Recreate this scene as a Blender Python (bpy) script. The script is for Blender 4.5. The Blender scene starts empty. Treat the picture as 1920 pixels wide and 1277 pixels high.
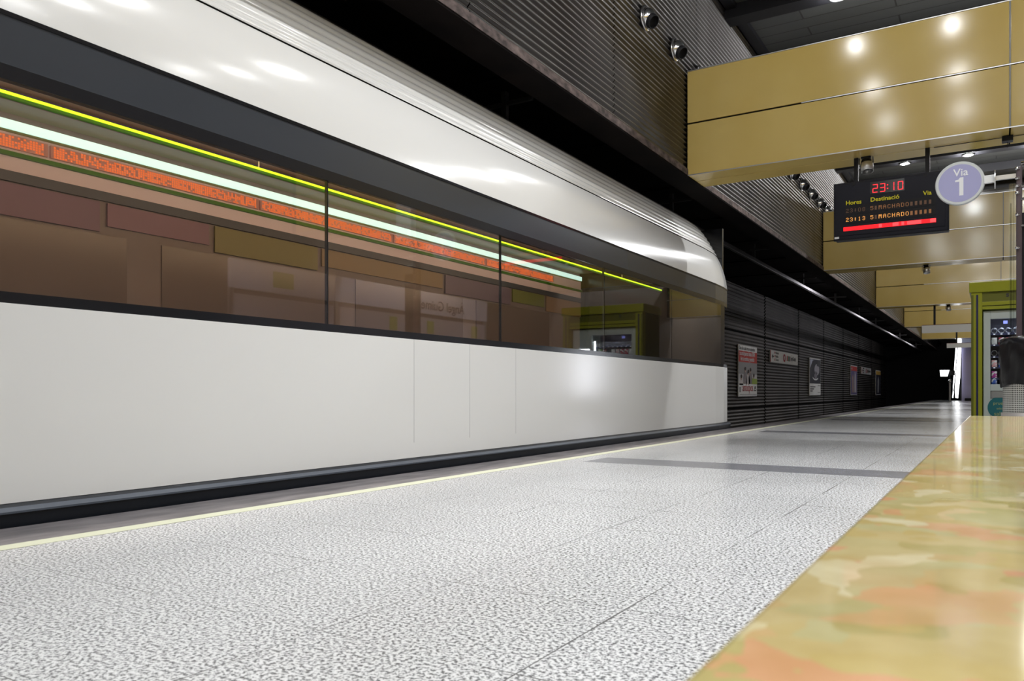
import bpy, bmesh, math, random
from mathutils import Vector, Matrix
random.seed(7)
S = bpy.context.scene
COL = S.collection

# ------------------------------------------------------------------ camera, world, exposure
H = 0.523                       # camera height above the platform floor
cam_d = bpy.data.cameras.new('camera'); cam = bpy.data.objects.new('camera', cam_d); COL.objects.link(cam)
cam.location = (0, 0, H)
cam.rotation_euler = (math.radians(90), 0, math.atan(908 / 1470))
cam_d.sensor_width = 36; cam_d.lens = 1470 / 1920 * 36
cam_d.shift_y = 95.5 / 1920
cam_d.clip_start = 0.02; cam_d.clip_end = 300
cam_d.dof.use_dof = True; cam_d.dof.focus_distance = 5.5; cam_d.dof.aperture_fstop = 8.0
S.camera = cam
S.view_settings.view_transform = 'Standard'
S.view_settings.look = 'None'
S.view_settings.gamma = 1
S.view_settings.use_curve_mapping = False
S.view_settings.exposure = 0.0
w = bpy.data.worlds.new('world'); S.world = w; w.use_nodes = True
w.node_tree.nodes['Background'].inputs[0].default_value = (0.5, 0.55, 0.6, 1)
w.node_tree.nodes['Background'].inputs[1].default_value = 0.02
S.cycles.use_denoising = True
S.cycles.max_bounces = 8
S.cycles.diffuse_bounces = 4
S.cycles.glossy_bounces = 4
S.cycles.sample_clamp_indirect = 6

# rows of ceiling downlights: x positions, and y offset of the rows inside one bay
BEAM0, PERIOD = 9.39, 8.95
LX = (-1.79, -0.53, 0.73, 1.99)
LROW = (2.2, 4.15, 6.1)
LZ = 5.2 + H
DOWNLIGHT_POWER = 24.0      # the downward cone of each lamp
BULB_POWER = 24.0           # what each bulb sends sideways

# ------------------------------------------------------------------ material helpers
MATS = {}
def pm(name, col, rough=0.5, metal=0.0, spec=0.5, emit=None, estr=0.0, coat=0.0, coatr=0.05):
    m = bpy.data.materials.new(name); m.use_nodes = True
    b = m.node_tree.nodes['Principled BSDF']
    b.inputs['Base Color'].default_value = (*col, 1)
    b.inputs['Roughness'].default_value = rough
    b.inputs['Metallic'].default_value = metal
    b.inputs['Specular IOR Level'].default_value = spec
    b.inputs['Coat Weight'].default_value = coat
    b.inputs['Coat Roughness'].default_value = coatr
    if emit:
        b.inputs['Emission Color'].default_value = (*emit, 1)
        b.inputs['Emission Strength'].default_value = estr
    MATS[name] = m
    return m
def N(m, t, **kw):
    n = m.node_tree.nodes.new(t)
    for k, v in kw.items():
        setattr(n, k, v)
    return n
def L(m, a, b): m.node_tree.links.new(a, b)
def srgb(r, g, b):
    f = lambda c: (c / 255 / 12.92) if c / 255 <= .04045 else ((c / 255 + .055) / 1.055) ** 2.4
    return (f(r), f(g), f(b))
def noise_col(m, c1, c2, scale=5, stretch=(1, 1, 1), detail=4, lo=.35, hi=.65, bump=0.0):
    """two-colour noise mottling of a principled material, object coordinates"""
    b = m.node_tree.nodes['Principled BSDF']
    tc = N(m, 'ShaderNodeTexCoord'); mp = N(m, 'ShaderNodeMapping'); mp.inputs['Scale'].default_value = stretch
    ns = N(m, 'ShaderNodeTexNoise'); ns.inputs['Scale'].default_value = scale; ns.inputs['Detail'].default_value = detail
    rp = N(m, 'ShaderNodeValToRGB')
    rp.color_ramp.elements[0].position = lo; rp.color_ramp.elements[1].position = hi
    rp.color_ramp.elements[0].color = (*c1, 1); rp.color_ramp.elements[1].color = (*c2, 1)
    L(m, tc.outputs['Object'], mp.inputs[0]); L(m, mp.outputs[0], ns.inputs['Vector'])
    L(m, ns.outputs['Fac'], rp.inputs[0]); L(m, rp.outputs[0], b.inputs['Base Color'])
    if bump:
        bp = N(m, 'ShaderNodeBump'); bp.inputs['Strength'].default_value = bump; bp.inputs['Distance'].default_value = .01
        L(m, ns.outputs['Fac'], bp.inputs['Height']); L(m, bp.outputs[0], b.inputs['Normal'])
    return m

def mat_floor():
    m = pm('speckled_terrazzo', (.7, .7, .7), .22, spec=.5)
    b = m.node_tree.nodes['Principled BSDF']
    tc = N(m, 'ShaderNodeTexCoord'); sep = N(m, 'ShaderNodeSeparateXYZ')
    L(m, tc.outputs['Object'], sep.inputs[0])
    n1 = N(m, 'ShaderNodeTexNoise'); n1.inputs['Scale'].default_value = 112; n1.inputs['Detail'].default_value = 3; n1.inputs['Roughness'].default_value = .65
    L(m, tc.outputs['Object'], n1.inputs['Vector'])
    r1 = N(m, 'ShaderNodeValToRGB'); e = r1.color_ramp.elements
    e[0].position = .40; e[0].color = (*srgb(92, 93, 95), 1)
    e[1].position = .53; e[1].color = (*srgb(212, 213, 214), 1)
    x = e.new(.465); x.color = (*srgb(150, 151, 152), 1)
    L(m, n1.outputs['Fac'], r1.inputs[0])
    # wear: broad, slightly darker trodden patches
    n2 = N(m, 'ShaderNodeTexNoise'); n2.inputs['Scale'].default_value = .9; n2.inputs['Detail'].default_value = 3
    L(m, tc.outputs['Object'], n2.inputs['Vector'])
    r2 = N(m, 'ShaderNodeMapRange'); r2.inputs[1].default_value = .35; r2.inputs[2].default_value = .65; r2.inputs[3].default_value = .9; r2.inputs[4].default_value = 1.0
    L(m, n2.outputs['Fac'], r2.inputs[0])
    def mth(op, a, bb=None, cc=None):
        n = N(m, 'ShaderNodeMath', operation=op)
        for i, v in enumerate((a, bb, cc)):
            if v is None: continue
            if isinstance(v, (int, float)): n.inputs[i].default_value = v
            else: L(m, v, n.inputs[i])
        return n.outputs[0]
    X, Y = sep.outputs[0], sep.outputs[1]
    # tile joints on a 0.505 m grid
    def joint(c, off, w_):
        f = mth('PINGPONG', mth('ADD', c, off), .2525)      # 0 at the joints
        return mth('LESS_THAN', f, w_)
    n3 = N(m, 'ShaderNodeTexNoise'); n3.inputs['Scale'].default_value = 2.2
    L(m, tc.outputs['Object'], n3.inputs['Vector'])
    wv = mth('MULTIPLY', mth('MAXIMUM', mth('SUBTRACT', n3.outputs['Fac'], .36), 0), .009)
    jx = joint(X, .757 + .505 * 20, wv); jy = joint(Y, -1.238 + .505 * 20, wv)
    j = mth('MAXIMUM', jx, jy)
    # dark granite cross bands every 5.04 m
    fy = mth('MODULO', mth('ADD', Y, -.2 + 5.04 * 10), 5.04)
    band = mth('MULTIPLY', mth('LESS_THAN', fy, .45), mth('GREATER_THAN', X, -2.62))
    n4 = N(m, 'ShaderNodeValToRGB'); e = n4.color_ramp.elements
    e[0].position = .38; e[0].color = (*srgb(84, 85, 92), 1); e[1].position = .6; e[1].color = (*srgb(140, 141, 146), 1)
    L(m, n1.outputs['Fac'], n4.inputs[0])
    mx1 = N(m, 'ShaderNodeMix', data_type='RGBA'); L(m, band, mx1.inputs[0]); L(m, r1.outputs[0], mx1.inputs[6]); L(m, n4.outputs[0], mx1.inputs[7])
    mx2 = N(m, 'ShaderNodeMix', data_type='RGBA'); L(m, j, mx2.inputs[0]); L(m, mx1.outputs[2], mx2.inputs[6]); mx2.inputs[7].default_value = (.12, .12, .12, 1)
    mul = N(m, 'ShaderNodeMix', data_type='RGBA', blend_type='MULTIPLY'); mul.inputs[0].default_value = 1
    L(m, mx2.outputs[2], mul.inputs[6])
    cb = N(m, 'ShaderNodeCombineColor'); 
    for i in range(3): L(m, r2.outputs[0], cb.inputs[i])
    L(m, cb.outputs[0], mul.inputs[7]); L(m, mul.outputs[2], b.inputs['Base Color'])
    rr = N(m, 'ShaderNodeMapRange'); rr.inputs[3].default_value = .17; rr.inputs[4].default_value = .26
    L(m, n2.outputs['Fac'], rr.inputs[0]); L(m, rr.outputs[0], b.inputs['Roughness'])
    return m

def mat_marble():
    m = pm('honey_breccia_marble', (.5, .4, .2), .09, spec=.5)
    b = m.node_tree.nodes['Principled BSDF']
    tc = N(m, 'ShaderNodeTexCoord')
    nw = N(m, 'ShaderNodeTexNoise'); nw.inputs['Scale'].default_value = 7; nw.inputs['Detail'].default_value = 3
    L(m, tc.outputs['Object'], nw.inputs['Vector'])
    mixv = N(m, 'ShaderNodeMix', data_type='RGBA', blend_type='LINEAR_LIGHT'); mixv.inputs[0].default_value = .14
    L(m, tc.outputs['Object'], mixv.inputs[6]); L(m, nw.outputs['Color'], mixv.inputs[7])
    vo = N(m, 'ShaderNodeTexVoronoi'); vo.inputs['Scale'].default_value = 17
    L(m, mixv.outputs[2], vo.inputs['Vector'])
    sp = N(m, 'ShaderNodeSeparateColor'); L(m, vo.outputs['Color'], sp.inputs[0])
    r = N(m, 'ShaderNodeValToRGB'); e = r.color_ramp.elements
    e[0].position = 0; e[0].color = (*srgb(190, 172, 116), 1)
    e[1].position = 1; e[1].color = (*srgb(214, 209, 180), 1)
    for p, c in ((.3, srgb(194, 178, 130)), (.5, srgb(188, 182, 138)), (.66, srgb(178, 166, 112)), (.76, srgb(200, 172, 126)), (.86, srgb(206, 156, 122)), (.89, srgb(206, 192, 150))):
        x = e.new(p); x.color = (*c, 1)
    L(m, sp.outputs[0], r.inputs[0])
    n2 = N(m, 'ShaderNodeTexNoise'); n2.inputs['Scale'].default_value = 22; n2.inputs['Detail'].default_value = 4
    L(m, tc.outputs['Object'], n2.inputs['Vector'])
    r2 = N(m, 'ShaderNodeValToRGB'); e = r2.color_ramp.elements
    e[0].position = .3; e[0].color = (.80, .76, .64, 1); e[1].position = .68; e[1].color = (.98, .99, 1.0, 1)
    L(m, n2.outputs['Fac'], r2.inputs[0])
    mu = N(m, 'ShaderNodeMix', data_type='RGBA', blend_type='MULTIPLY'); mu.inputs[0].default_value = .8
    L(m, r.outputs[0], mu.inputs[6]); L(m, r2.outputs[0], mu.inputs[7])
    L(m, mu.outputs[2], b.inputs['Base Color'])
    return m

def mat_glass(name, tint=(.8, .78, .74), refl=1.0, ior=1.5, rough=.02):
    m = bpy.data.materials.new(name); m.use_nodes = True; nt = m.node_tree
    nt.nodes.remove(nt.nodes['Principled BSDF'])
    out = nt.nodes['Material Output']
    tr = N(m, 'ShaderNodeBsdfTransparent'); tr.inputs[0].default_value = (*tint, 1)
    gl = N(m, 'ShaderNodeBsdfGlossy'); gl.inputs['Roughness'].default_value = rough; gl.inputs[0].default_value = (refl, refl, refl, 1)
    fr = N(m, 'ShaderNodeFresnel'); fr.inputs[0].default_value = ior
    ge = N(m, 'ShaderNodeNewGeometry'); mi = N(m, 'ShaderNodeMix'); mi.inputs[2].default_value = ior; mi.inputs[3].default_value = 1 / ior
    L(m, ge.outputs['Backfacing'], mi.inputs[0]); L(m, mi.outputs[0], fr.inputs[0])
    mx = N(m, 'ShaderNodeMixShader')
    L(m, fr.outputs[0], mx.inputs[0]); L(m, tr.outputs[0], mx.inputs[1]); L(m, gl.outputs[0], mx.inputs[2]); L(m, mx.outputs[0], out.inputs[0])
    MATS[name] = m
    return m

def mat_perforated():
    m = pm('perforated_steel', (.5, .5, .48), .4, metal=.7)
    b = m.node_tree.nodes['Principled BSDF']
    tc = N(m, 'ShaderNodeTexCoord'); mp = N(m, 'ShaderNodeMapping')
    mp.inputs['Scale'].default_value = (1, 1, 1)
    L(m, tc.outputs['UV'], mp.inputs[0])
    vo = N(m, 'ShaderNodeTexVoronoi', feature='F1'); vo.voronoi_dimensions = '2D'; vo.inputs['Scale'].default_value = 1; vo.inputs['Randomness'].default_value = 0
    L(m, mp.outputs[0], vo.inputs['Vector'])
    r = N(m, 'ShaderNodeValToRGB'); e = r.color_ramp.elements
    e[0].position = .30; e[0].color = (.02, .02, .02, 1); e[1].position = .36; e[1].color = (.55, .55, .52, 1)
    L(m, vo.outputs['Distance'], r.inputs[0]); L(m, r.outputs[0], b.inputs['Base Color'])
    return m

def mat_planks():
    m = pm('ceiling_planks', (.07, .075, .075), .5)
    b = m.node_tree.nodes['Principled BSDF']
    tc = N(m, 'ShaderNodeTexCoord'); mp = N(m, 'ShaderNodeMapping')
    L(m, tc.outputs['Object'], mp.inputs[0])
    br = N(m, 'ShaderNodeTexBrick'); br.inputs['Scale'].default_value = 1
    br.inputs['Brick Width'].default_value = 2.4; br.inputs['Row Height'].default_value = .3; br.inputs['Mortar Size'].default_value = .012
    br.inputs['Color1'].default_value = (.085, .09, .09, 1); br.inputs['Color2'].default_value = (.07, .075, .075, 1); br.inputs['Mortar'].default_value = (.03, .03, .03, 1)
    L(m, mp.outputs[0], br.inputs['Vector']); L(m, br.outputs[0], b.inputs['Base Color'])
    return m

floor_m = mat_floor()
marble_m = mat_marble()
planks_m = mat_planks()
perf_m = mat_perforated()
train_glass = mat_glass('train_glass', (.86, .84, .80), 1.0, 1.62)
clear_glass = mat_glass('clear_glass', (.93, .95, .94), 1.0, 1.45)
edge_m = noise_col(pm('dark_edge_granite', (.1, .1, .1), .55), srgb(74, 71, 74), srgb(104, 100, 102), 14, (1, .25, 1), 6)
yellow_line = pm('pale_yellow_paint', srgb(178, 181, 160), .5)
concrete_d = noise_col(pm('dark_concrete', (.05, .05, .05), .8), (.02, .019, .018), (.045, .042, .04), 3)
black_m = pm('black_void', (.006, .006, .007), .8)
soffit_m = noise_col(pm('brown_black_soffit', (.01, .008, .008), .8, spec=.05), (.0035, .0028, .0028), (.007, .005, .0045), 2)
lip_m = noise_col(pm('rusty_concrete_lip', (.06, .05, .05), .8), srgb(52, 42, 40), srgb(120, 104, 100), 16, (1, .5, 1), 6, .35, .7, .6)
rib_m = noise_col(pm('ribbed_metal', (.2, .19, .18), .30, metal=.85), (.055, .050, .048), (.11, .104, .10), .7, (1, 1, .3), 5)
rib_low = noise_col(pm('ribbed_dark_metal', (.1, .1, .1), .34, metal=.7), (.055, .05, .046), (.11, .10, .092), .6, (1, 1, 1), 5)
rib_back = pm('taupe_ribbed_wall', srgb(120, 108, 98), .5, metal=.2)
gold_m = noise_col(pm('gold_yellow_panel', (.5, .35, .1), .14, metal=0, spec=.6), srgb(208, 180, 104), srgb(214, 188, 114), 1.3, (1, 1, 1), 2)
chrome = pm('chrome', (.75, .75, .76), .15, metal=1)
alu = pm('brushed_aluminium', (.62, .62, .62), .35, metal=.9)
dark_gap = pm('dark_gap', (.005, .005, .005), .8, spec=.05)
black_p = pm('black_plastic', (.012, .012, .015), .5, spec=.25)
board_m = pm('charcoal_board', srgb(24, 25, 36), .5, spec=.25)
white_p = pm('white_paint', (.84, .85, .84), .4)
white_body = pm('white_train_paint', (.80, .80, .785), .16, spec=.5)
slate_body = pm('slate_glossy_band', srgb(60, 64, 70), .2, spec=.5)
blackgloss = pm('black_gloss', (.012, .013, .016), .18)
skirt_m = pm('skirt_rubber', srgb(20, 24, 31), .4, spec=.35)
lilac_m = pm('lilac_grey', srgb(166, 166, 206), .4)
led_red = pm('led_red', (.3, 0, 0), .5, emit=(1, .02, .03), estr=2.2)
led_redd = pm('led_red_bar', (.3, 0, 0), .5, emit=(1, .008, .015), estr=1.6)
led_red2 = pm('led_red_bar_pale', (.3, .05, .05), .5, emit=(1, .05, .06), estr=1.6)
led_amber = pm('led_amber', (.3, .15, .02), .5, emit=(1, .42, .10), estr=.95)
led_amber_dim = pm('led_amber_dim', (.1, .05, .02), .5, emit=(.8, .33, .12), estr=.28)
led_ghost = pm('led_ghost', (.05, .03, .02), .5, emit=(.55, .27, .14), estr=.14)
yel_txt = pm('yellow_lettering', srgb(225, 215, 20), .5)
white_txt = pm('white_lettering', (.85, .86, .88), .4)
dark_txt = pm('dark_lettering', (.03, .03, .035), .5)
red_m = pm('poster_red', srgb(190, 60, 52), .5)
lens_m = pm('lamp_lens', (1, 1, 1), .3, emit=(1, .98, .95), estr=18)
green_k = pm('olive_green_paint', srgb(140, 144, 18), .35)
green_d = pm('dark_olive_paint', srgb(92, 96, 14), .4)
navy_m = pm('navy_stripe', srgb(14, 14, 70), .4)
machine_m = pm('pale_grey_machine', srgb(178, 188, 186), .35)
teal_m = pm('teal_sticker', srgb(20, 100, 108), .4)
bag_m = pm('black_bin_bag', (.005, .005, .006), .24, spec=.22)
glow_white = pm('glowing_white', (1, 1, 1), .5, emit=(.95, .97, 1), estr=3)

# ------------------------------------------------------------------ geometry helpers
def mesh_obj(name, bm, mat, parent=None, smooth=False):
    me = bpy.data.meshes.new(name); bm.normal_update(); bm.to_mesh(me); bm.free()
    if mat is not None:
        for mm in (mat if isinstance(mat, (list, tuple)) else [mat]): me.materials.append(mm)
    if smooth:
        for p in me.polygons: p.use_smooth = True
    o = bpy.data.objects.new(name, me); COL.objects.link(o)
    if parent is not None: o.parent = parent
    return o
def link_mesh(name, me, parent=None):
    o = bpy.data.objects.new(name, me); COL.objects.link(o)
    if parent is not None: o.parent = parent
    return o
def add_box(bm, x0, x1, y0, y1, z0, z1, bev=0.0):
    t = bmesh.new()
    vs = [t.verts.new((x, y, z)) for x in (x0, x1) for y in (y0, y1) for z in (z0, z1)]
    for f in ((0, 1, 3, 2), (4, 6, 7, 5), (0, 4, 5, 1), (2, 3, 7, 6), (0, 2, 6, 4), (1, 5, 7, 3)):
        t.faces.new([vs[i] for i in f])
    if bev:
        bmesh.ops.bevel(t, geom=list(t.edges), offset=bev, segments=2, profile=.6, affect='EDGES')
    bmesh.ops.recalc_face_normals(t, faces=t.faces)
    merge(bm, t)
def merge(bm, t, mat=None):
    if mat is not None: bmesh.ops.transform(t, matrix=mat, verts=t.verts)
    me = bpy.data.meshes.new('tmp'); t.to_mesh(me); t.free(); bm.from_mesh(me); bpy.data.meshes.remove(me)
def box(name, mat, x0, x1, y0, y1, z0, z1, parent=None, bev=0.0):
    bm = bmesh.new(); add_box(bm, x0, x1, y0, y1, z0, z1, bev)
    return mesh_obj(name, bm, mat, parent)
def add_cyl(bm, p0, p1, r0, r1=None, seg=24, caps=True):
    r1 = r0 if r1 is None else r1
    p0, p1 = Vector(p0), Vector(p1); d = p1 - p0
    t = bmesh.new()
    bmesh.ops.create_cone(t, cap_ends=caps, segments=seg, radius1=max(r0, 1e-5), radius2=max(r1, 1e-5), depth=d.length)
    q = Vector((0, 0, 1)).rotation_difference(d.normalized())
    merge(bm, t, Matrix.Translation((p0 + p1) / 2) @ q.to_matrix().to_4x4())
def cyl(name, mat, p0, p1, r0, r1=None, parent=None, seg=24, smooth=False, caps=True):
    bm = bmesh.new(); add_cyl(bm, p0, p1, r0, r1, seg, caps)
    return mesh_obj(name, bm, mat, parent, smooth)
def lathe(bm, prof, origin, axis, seg=32):
    """prof: list of (radius, distance along axis)"""
    q = Vector((0, 0, 1)).rotation_difference(Vector(axis).normalized()).to_matrix().to_4x4()
    M = Matrix.Translation(origin) @ q
    rings = []
    for r, h in prof:
        rings.append([bm.verts.new(M @ Vector((r * math.cos(a), r * math.sin(a), h))) for a in [2 * math.pi * i / seg for i in range(seg)]])
    for a, b_ in zip(rings, rings[1:]):
        for i in range(seg):
            j = (i + 1) % seg
            bm.faces.new((a[i], a[j], b_[j], b_[i]))
def extrude_y(bm, prof, ys, closed=False, off=None, yoff=None):
    """prof: [(x,z)], swept through ys; off(k) -> x shift added per section"""
    rows = []
    for k, y in enumerate(ys):
        dx = off[k] if off else 0
        rows.append([bm.verts.new((x + dx, y, z)) for x, z in prof])
    n = len(prof)
    for a, b_ in zip(rows, rows[1:]):
        for i in range(n if closed else n - 1):
            j = (i + 1) % n
            bm.faces.new((a[i], a[j], b_[j], b_[i]))
    if closed:
        bm.faces.new(rows[0]); bm.faces.new(list(reversed(rows[-1])))
def text(name, s, size, mat, loc, rot, parent=None, align='LEFT', bold=0.0, depth=.002, sx=1.0):
    c = bpy.data.curves.new(name, 'FONT'); c.body = s; c.size = size; c.align_x = align
    c.extrude = depth; c.offset = bold; c.resolution_u = 3
    o = bpy.data.objects.new(name, c); COL.objects.link(o)
    me = bpy.data.meshes.new_from_object(o)
    bpy.data.objects.remove(o); bpy.data.curves.remove(c)
    me.materials.clear(); me.materials.append(mat)
    ob = bpy.data.objects.new(name, me); COL.objects.link(ob)
    ob.location = loc; ob.rotation_euler = rot; ob.scale = (sx, 1, 1)
    if parent is not None: ob.parent = parent
    return ob
def disc(name, mat, c, axis, r, thick, parent=None, seg=48, bev=0.0):
    a = Vector(axis).normalized() * thick / 2; c = Vector(c)
    return cyl(name, mat, c - a, c + a, r, r, parent, seg)
def poly_xz(name, mat, pts, y0, y1, parent=None):
    """a flat polygon given in x,z with thickness from y0 to y1"""
    bm = bmesh.new()
    a = [bm.verts.new((x, y0, z)) for x, z in pts]; b_ = [bm.verts.new((x, y1, z)) for x, z in pts]
    bm.faces.new(a); bm.faces.new(list(reversed(b_)))
    for i in range(len(pts)):
        j = (i + 1) % len(pts); bm.faces.new((a[i], b_[i], b_[j], a[j]))
    bmesh.ops.recalc_face_normals(bm, faces=bm.faces)
    return mesh_obj(name, bm, mat, parent)
def thing(name, label, cat, loc=(0, 0, 0), group=None):
    o = bpy.data.objects.new(name, None); COL.objects.link(o); o.location = loc
    o.empty_display_size = .1
    o['label'] = label; o['category'] = cat
    if group: o['group'] = group
    return o
def reorigin(root, loc):
    """put the Empty at the thing's base without moving its parts"""
    loc = Vector(loc); root.location = loc
    for ch in root.children: ch.location = Vector(ch.location) - loc
def tag(o, label, cat, group=None, kind=None):
    o['label'] = label; o['category'] = cat
    if group: o['group'] = group
    if kind: o['kind'] = kind
    return o
def struct(o): o['kind'] = 'structure'; return o
FACE_CAM = (math.radians(90), 0, 0)                 # faces -Y
FACE_TRACK = (math.radians(90), 0, math.radians(90))    # on the far wall, faces +X
FACE_LEFT = (math.radians(90), 0, math.radians(-90))    # faces -X
def Z(z): return z + H                              # heights measured from the lens

# ------------------------------------------------------------------ the setting
Y0, Y1 = -11.0, 64.0
PEND = 54.5
# platform: one slab with a granite edge strip and the pale warning line
f = struct(box('floor', floor_m, -2.78, 3.6, Y0, PEND, -.25, 0))
e = box('edge_strip', edge_m, -3.22, -2.866, Y0, PEND, -.25, -.001, f)
yl = box('warning_line', yellow_line, -2.866, -2.78, Y0, PEND, -.25, .001, f)
pw = box('platform_side', concrete_d, -3.12, -2.9, Y0, PEND, -1.25, -.25, f)
struct(box('floor_track', concrete_d, -7.0, -3.12, Y0, Y1, -1.45, -1.25))
struct(box('wall_end', black_m, -7.0, 3.8, Y1, Y1 + .2, -1.45, 6.3))
struct(box('wall_behind', rib_back, -7.0, 3.8, Y0 - .2, Y0, -1.45, 6.3))

def ribbed(name, mat, x, y0, y1, z0, z1, period, depth, sign=1, parent=None, ny=1, sub=8):
    n = int(round((z1 - z0) / period)); prof = []
    for i in range(n * sub + 1):
        t = i / sub
        ph = (t % 1.0)
        # a rounded rib with a narrow groove
        d = depth * math.sin(math.pi * min(1, ph / .62)) if ph < .62 else -depth * .45
        prof.append((x + sign * d, z0 + (z1 - z0) * i / (n * sub)))
    bm = bmesh.new(); extrude_y(bm, prof, [y0 + (y1 - y0) * k / ny for k in range(ny + 1)])
    bmesh.ops.recalc_face_normals(bm, faces=bm.faces)
    return mesh_obj(name, bm, mat, parent, smooth=True)

# far wall behind the track: ribbed panels between dark channels
wl = struct(box('wall_left', dark_gap, -7.05, -6.84, Y0, 62.8, -1.25, Z(3.3)))
yy = 27.69 - 5.43 * 7
while yy < 62:
    for (a, b_) in ((Z(-1.4), Z(-.55)), (Z(-.49), Z(1.83)), (Z(1.89), Z(3.3))):
        ribbed('ribbed_panel', rib_low, -6.82, yy + .07, min(yy + 5.36, 62.8), a, b_, .105, .022, 1, wl)
    yy += 5.43
# soffit above the track
so = struct(box('ceiling_track', soffit_m, -7.05, -3.35, Y0, Y1, Z(3.3), Z(3.5)))
for k in range(-3, 24):
    box('soffit_joint', dark_gap, -6.8, -3.4, 1.7 + 2.6 * k, 1.74 + 2.6 * k, Z(3.27), Z(3.3), so)
# upper wall over the platform edge: ribbed metal standing on a rusty lip
wu = struct(box('wall_left_upper', dark_gap, -3.55, -3.29, Y0, 58, Z(2.665), Z(5.6)))
box('concrete_lip', lip_m, -3.29, -3.24, Y0, 58, Z(2.672), Z(2.745), wu)
box('lip_underside', soffit_m, -3.56, -3.245, Y0, 58, Z(2.655), Z(2.672), wu)
yy = -10.6
seam = 0
while yy < 58:
    y2 = min(yy + 2.55, 58)
    ribbed('ribbed_panel', rib_m, -3.275, yy, y2 - .012, Z(2.75), Z(5.5), .0611, .016, 1, wu, sub=7)
    yy = y2
# ceiling of transverse planks and black cross bars carrying the downlights
ce = struct(box('ceiling', planks_m, -3.3, 3.8, Y0, 58, Z(5.45), Z(5.6)))
struct(box('wall_right', rib_back, 3.6, 3.8, Y0, PEND, 0, Z(5.6)))
struct(box('wall_stair', black_m, .6, 3.6, PEND, 58, 0, Z(5.6)))
for k in range(-2, 6):
    for r_ in LROW:
        y = r_ + PERIOD * k
        if y < Y0 + .3 or y > 56: continue
        tag(box('ceiling_bar', black_p, -3.27, 3.6, y - .14, y + .14, Z(5.26), Z(5.449)),
            'black bar spanning the grey plank ceiling with round downlights set in it', 'ceiling bar', 'black bars across the ceiling')
struct(box('trim_1', black_p, -3.24, -3.1, Y0, 58, Z(5.38), Z(5.449)))

# ------------------------------------------------------------------ ceiling downlights
def downlight_meshes():
    bm = bmesh.new(); lathe(bm, [(.0, .10), (.085, .10), (.085, 0), (.105, -.004), (.105, -.014), (.074, -.016), (.066, .01)], (0, 0, 0), (0, 0, 1), 28)
    me_h = bpy.data.meshes.new('housing'); bm.normal_update(); bm.to_mesh(me_h); bm.free(); me_h.materials.append(alu)
    bm = bmesh.new(); add_cyl(bm, (0, 0, -.004), (0, 0, .006), .072, .072, 28)
    me_l = bpy.data.meshes.new('lens'); bm.to_mesh(me_l); bm.free(); me_l.materials.append(lens_m)
    return me_h, me_l
me_h, me_l = downlight_meshes()
ld = bpy.data.lights.new('downlight_lamp', 'AREA'); ld.shape = 'DISK'; ld.size = .12; ld.energy = DOWNLIGHT_POWER; ld.color = (.99, .995, 1.0); ld.spread = math.radians(95)
ld2 = ld.copy(); ld2.energy = DOWNLIGHT_POWER * 1.1; ld2.spread = math.radians(130)
lb = bpy.data.lights.new('bulb_lamp', 'POINT'); lb.shadow_soft_size = .05; lb.energy = BULB_POWER; lb.color = (.99, .995, 1.0)
lb2 = lb.copy(); lb2.energy = BULB_POWER * 2.6
lb3 = lb.copy(); lb3.energy = BULB_POWER * 5.0
seen = {(1, 0, 0): 'lit round downlight high above the nearest yellow beam, at the top edge of the picture',
        (2, 0, 0): 'left of the two lit round downlights seen just below the nearest yellow beam',
        (2, 0, 1): 'lit round downlight seen just above the Via 1 disc'}
for k in range(-1, 5):
    for r_i, r_ in enumerate(LROW):
        for xi, x in enumerate(LX):
            y = r_ + PERIOD * k
            if y > 55 or (k >= 1 and r_i > 0): continue      # farther bays have one lit row
            lab = seen.get((k, r_i, xi), 'round recessed downlight in a black ceiling bar hidden from view by the beams')
            t = thing('downlight', lab, 'ceiling light', (x, y, Z(5.245)), 'round downlights in the ceiling bars')
            link_mesh('housing', me_h, t)
            link_mesh('lens', me_l, t)
            lo = bpy.data.objects.new('lamp', ld2 if k >= 1 else ld); COL.objects.link(lo); lo.parent = t; lo.location = (0, 0, -.02)
            lo = bpy.data.objects.new('bulb', lb if xi == 0 or k < 1 else lb3 if k >= 2 else lb2); COL.objects.link(lo); lo.parent = t; lo.location = (0, 0, -.075)

# ------------------------------------------------------------------ yellow beams
beam_labels = ['large yellow panelled beam nearest the viewer, its lower edge carrying the departure board',
               'second yellow panelled beam, seen right behind the departure board',
               'third yellow beam from the viewer, directly above the olive kiosk roof',
               'fourth yellow beam, seen just above the long white hanging sign',
               'fifth and farthest yellow beam, low behind the white hanging signs',
               'yellow beam over and behind the viewer']
trim_dark = pm('dull_trim', (.16, .16, .15), .4, metal=.6)
def beam(y, lab):
    b_ = thing('yellow_beam', lab, 'beam', (0, y, Z(2.67)), 'yellow panelled beams across the hall')
    x0, x1 = -3.25, 3.6
    z0, z1 = 0, 1.28
    core = box('core', dark_gap, x0 + .01, x1, .02, .63, .02, z1 - .02, b_)
    for (a, c) in ((x0, .112), (.126, 3.49)):
        for (p, q) in ((.008, .628), (.648, z1)):
            box('front_panel', gold_m, a, c, 0, .03, p, q, b_, .004)
            box('rear_panel', gold_m, a, c, .62, .65, p, q, b_, .004)
        for (p, q) in ((.012, .318), (.332, .64)):
            box('bottom_panel', gold_m, a, c, p, q, 0, .02, b_, .003)
    for z in (-.004, .634, z1):
        box('edge_trim', alu, -1.9 if z < z1 * .9 and z > 0 else x0, x1, -.006, .004, z, z + .010, b_)
    box('vertical_trim', trim_dark, .112, .126, -.004, .01, 0, z1, b_)
    return b_
for i in range(5): beam(BEAM0 + PERIOD * i, beam_labels[i])
beam(BEAM0 - PERIOD, beam_labels[5])

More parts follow.
